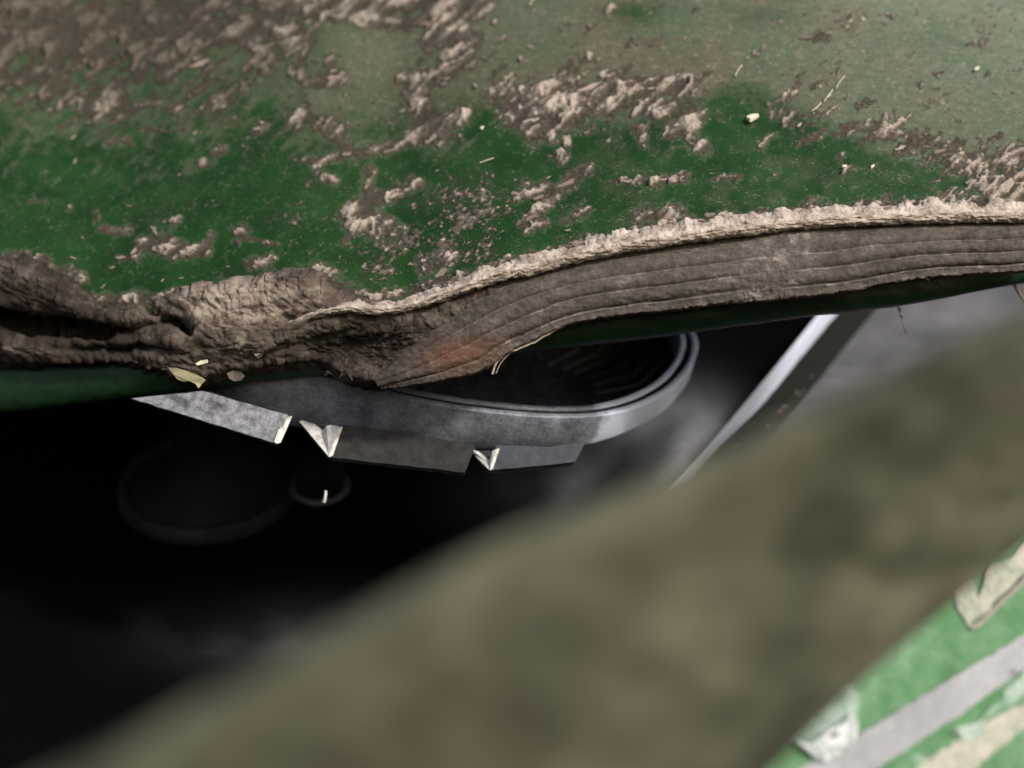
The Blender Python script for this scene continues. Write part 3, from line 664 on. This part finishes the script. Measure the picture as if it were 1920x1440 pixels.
w = boxo('side_light_block', -.93, -.90, .10, 1.13, HC-.75, HC+.62, M_BLACK); props(w, kind='structure')  # added unseen wall, keeps sky light from the left out of the opening
w = boxo('top_light_block', -.9, .80, .62, 1.10, HC+.36, HC+.38, M_BLACK); props(w, kind='structure')  # added unseen cover, keeps sky light from above out of the opening

# fibres hanging in the opening
def web(name, pts, d, r, mat, label, beads=()):
    e = empty(name, tuple(P(pts[0][0], pts[0][1], d)), label, 'cobweb' if beads else 'fibre')
    q = spline(pts, 14); tube('thread', P(q[:, 0], q[:, 1], d+0*q[:, 0]), r, mat, e, 5)
    for (x, y, s) in beads: put('crumb', random.choice(FL), M_CHIP, x, y, s, random.uniform(0, 3), lambda a, b: d+0*a, parent=e, lift=0.)
web('hanging_thread', [(1684, 572), (1688, 590), (1694, 612), (1704, 634)], .395, .00016, M_STRAW, 'thin thread with crumbs hanging beside the upper end of the rib', [(1686, 580, 8), (1690, 593, 5), (1697, 619, 5)])
web('hanging_fibre', [(611, 920), (610, 930), (608, 942)], .385, .0006, M_BRIGHT, 'tiny white fibre hanging below the second folded tooth', [(609, 939, 6)])
web('bent_wire', [(1900, 530), (1908, 545), (1925, 568), (1945, 590)], .385, .0007, M_STRAW, 'short pale wire end poking out below the shield edge')

# ------------------------------------------------------------------ green plate lower right
def gp(px, py, lift=0.):
    q = 3.5+.0013*(np.asarray(py, float)-1000)-.00005*(np.asarray(px, float)-1700)
    return P(px, py, 1/q)
_a = gp(1900, 1200)-gp(1600, 1200); _b = gp(1700, 1100)-gp(1700, 1400)
PN = np.cross(_a, _b); PN /= np.linalg.norm(PN); PN = PN if PN[1] < 0 else -PN
t = NT('chalky green paint'); n1 = t.noise(45, 6, .65); n2 = t.noise(260, 6, .6); n3 = t.noise(900, 4)
M_CHALK = t.set(t.mix(t.ramp(t.math('ADD', t.math('MULTIPLY', n1, .6), t.math('MULTIPLY', n2, .4)), [(.45, 0.), (.66, 1.)]), (.045, .155, .047), (.125, .24, .135)), .6, 0, .4, n3, .0002, .4)
M_RAIL = mat_plain('bare grey rail', (.19, .195, .20), (.31, .31, .325), .55, .1, 70, .4, .0006, .6)
M_CREAM = mat_plain('cream filler', (.24, .27, .20), (.44, .41, .34), .8, 0, 110, .3, .0012, .8, .36, .56)
M_MINT = mat_plain('flaking mint paint', (.13, .25, .15), (.36, .43, .37), .75, 0, 120, .3, .001, .7, .38, .60)
M_WHITE = mat_plain('white chip', (.22, .30, .26), (.78, .78, .77), .75, 0, 170, .3, .002, .9, .40, .54)
plate = empty('green_plate', tuple(gp(1750, 1300)), 'chalky green plate with a grey rail, beyond the blurred beam', 'metal plate')
Xg, Tg = np.meshgrid(np.linspace(1420, 2500, 84), np.linspace(0, 1, 70), indexing='ij')
Ys = np.interp(Xg, [1420, 2000, 2500], [1340, 830, 520]); Yg = Ys+(2100-Ys)*Tg
Vg = gp(Xg, Yg)+PN*(.0012*fbm(Xg/90, Yg/90, 3, 7))[..., None]
link('sheet', grid_mesh('sheet', Vg), M_CHALK, plate)
def slab(name, pts, lift, thick, mat, parent=plate, jag=0., label=None):
    if jag:
        q = []
        for (a, b) in zip(pts, pts[1:]+pts[:1]):
            n_ = max(1, int(math.hypot(b[0]-a[0], b[1]-a[1])/14))
            for i in range(n_):
                f = i/n_; q.append((a[0]+(b[0]-a[0])*f+random.uniform(-jag, jag), a[1]+(b[1]-a[1])*f+random.uniform(-jag, jag)))
        pts = q
    base = [gp(x, y)+PN*(lift) for x, y in pts]
    c_ = np.mean(base, 0)
    fr = [p*.985+c_*.015+PN*thick for p in base]
    o = solid_poly(name, fr, base, mat, parent)
    if label: o['label'] = label
    return o
slab('rail', [(1380, 1516), (1620, 1372), (1770, 1282), (1920, 1189), (2300, 960), (2370, 990), (1897, 1270), (1807, 1337), (1657, 1434), (1470, 1560)], -.001, .0017, M_RAIL, jag=2)
slab('filler_band', [(1700, 1462), (1751, 1417), (1920, 1312), (2200, 1140), (2240, 1180), (1920, 1366), (1830, 1440), (1780, 1500)], -.001, .0014, M_CREAM, jag=5)
slab('paint_patch', [(1668, 1436), (1720, 1412), (1745, 1425), (1715, 1470), (1660, 1475)], -.001, .0013, M_MINT, jag=3)
slab('paint_patch', [(1790, 1372), (1850, 1338), (1895, 1285), (1925, 1258), (1960, 1250), (1930, 1295), (1850, 1350), (1838, 1380), (1800, 1392)], -.001, .0016, M_MINT, jag=5)
slab('paint_patch', [(1430, 1400), (1520, 1320), (1590, 1255), (1618, 1262), (1612, 1350), (1570, 1360), (1530, 1390)], -.001, .0012, M_MINT, jag=5)
# cream flake with a folded lower edge
slab('cream_flake', [(1785, 1085), (1788, 1130), (1800, 1158), (1815, 1176), (1850, 1145), (1960, 1040), (1990, 980), (1930, 1010), (1890, 1055), (1850, 1068), (1828, 1128), (1822, 1085)], .0001, .0008, M_CREAM, jag=4)
slab('flake_edge', [(1815, 1180), (1832, 1168), (1960, 1042), (1970, 1048), (1835, 1178), (1818, 1184)], .0001, .0010, mat_plain('grimy flake edge', (.16, .15, .12), (.32, .30, .25), .8, 0, 300), jag=1)
# white chip with a hole: ring of a curled scrap
outer = [(1463, 1388), (1497, 1396), (1515, 1399), (1547, 1376), (1578, 1361), (1598, 1342), (1605, 1362), (1598, 1392), (1579, 1418), (1546, 1432), (1522, 1427), (1504, 1406), (1485, 1399)]
slab('white_chip', outer, .0012, .0012, M_WHITE, jag=2.6)
slab('chip_hole', [(1550, 1388), (1556, 1381), (1568, 1377), (1566, 1384), (1556, 1390)], .0022, .0004, M_BLACK)
for (x, y, s) in [(1776, 1264, 4), (1790, 1378, 9), (1898, 1262, 6), (1640, 1300, 3), (1700, 1250, 3), (1735, 1420, 6), (1870, 1150, 4), (1895, 1420, 4)]:
    put('crumb', random.choice(FL), M_MINT, x, y, s, random.uniform(0, 3), lambda a, b: 1/(3.5+.0013*(b-1000)-.00005*(a-1700)), parent=plate, lift=.0015)

# ------------------------------------------------------------------ near beam, far out of focus
beam = empty('dirty_beam', tuple(P(1100, 1200, .12)), 'thick olive brown dirty beam, blurred, between the dark opening and the green plate', 'beam')
bt = spline([(-700, 1790), (-200, 1590), (100, 1458), (400, 1300), (650, 1166), (900, 1028), (1100, 945), (1300, 860), (1600, 722), (1920, 578), (2300, 395), (2700, 190)], 160)
bb = spline([(500, 2350), (800, 2050), (1000, 1850), (1150, 1720), (1290, 1580), (1435, 1458), (1515, 1378), (1596, 1298), (1758, 1154), (1940, 1000), (2300, 650), (2700, 300)], 160)
mid = (bt+bb)/2; half = (bb-bt)/2
ang = np.linspace(0, 2*np.pi, 96, endpoint=False)
db = np.interp(mid[:, 0], [-100, 500, 900, 1300, 1920, 2700], [.088, .094, .102, .114, .144, .19])
ca = np.sign(np.cos(ang))*np.abs(np.cos(ang))**.95; sa = np.sign(np.sin(ang))*np.abs(np.sin(ang))**.95
Xb = mid[:, :1]-half[:, :1]*ca[None]; Yb = mid[:, 1:]-half[:, 1:]*ca[None]
Db = db[:, None]*(1-.30*np.sin(ang+1.05)[None]+.16)
lump = fbm(Xb/160+3*np.sin(ang)[None], Yb/160, 4, 201)
Vbm = P(Xb, Yb, Db*(1+.035*lump))
t = NT('olive dirt'); n1 = t.noise(38, 4, .6); n2 = t.noise(150, 5); n3 = t.noise(22, 3)
c_ = t.mix(t.ramp(n1, [(.35, 0.), (.65, 1.)]), (.040, .041, .026), (.108, .107, .070))
c_ = t.mix(t.ramp(n3, [(.55, 0.), (.75, .45)]), c_, (.11, .088, .056))
c_ = t.mix(t.ramp(n2, [(.52, 0.), (.78, .55)]), c_, (.035, .03, .022))
link('beam_body', grid_mesh('beam_body', np.concatenate([Vbm, ], 0), closed_v=True), t.set(c_, .85, 0, .25, n2, .002, .5), beam)
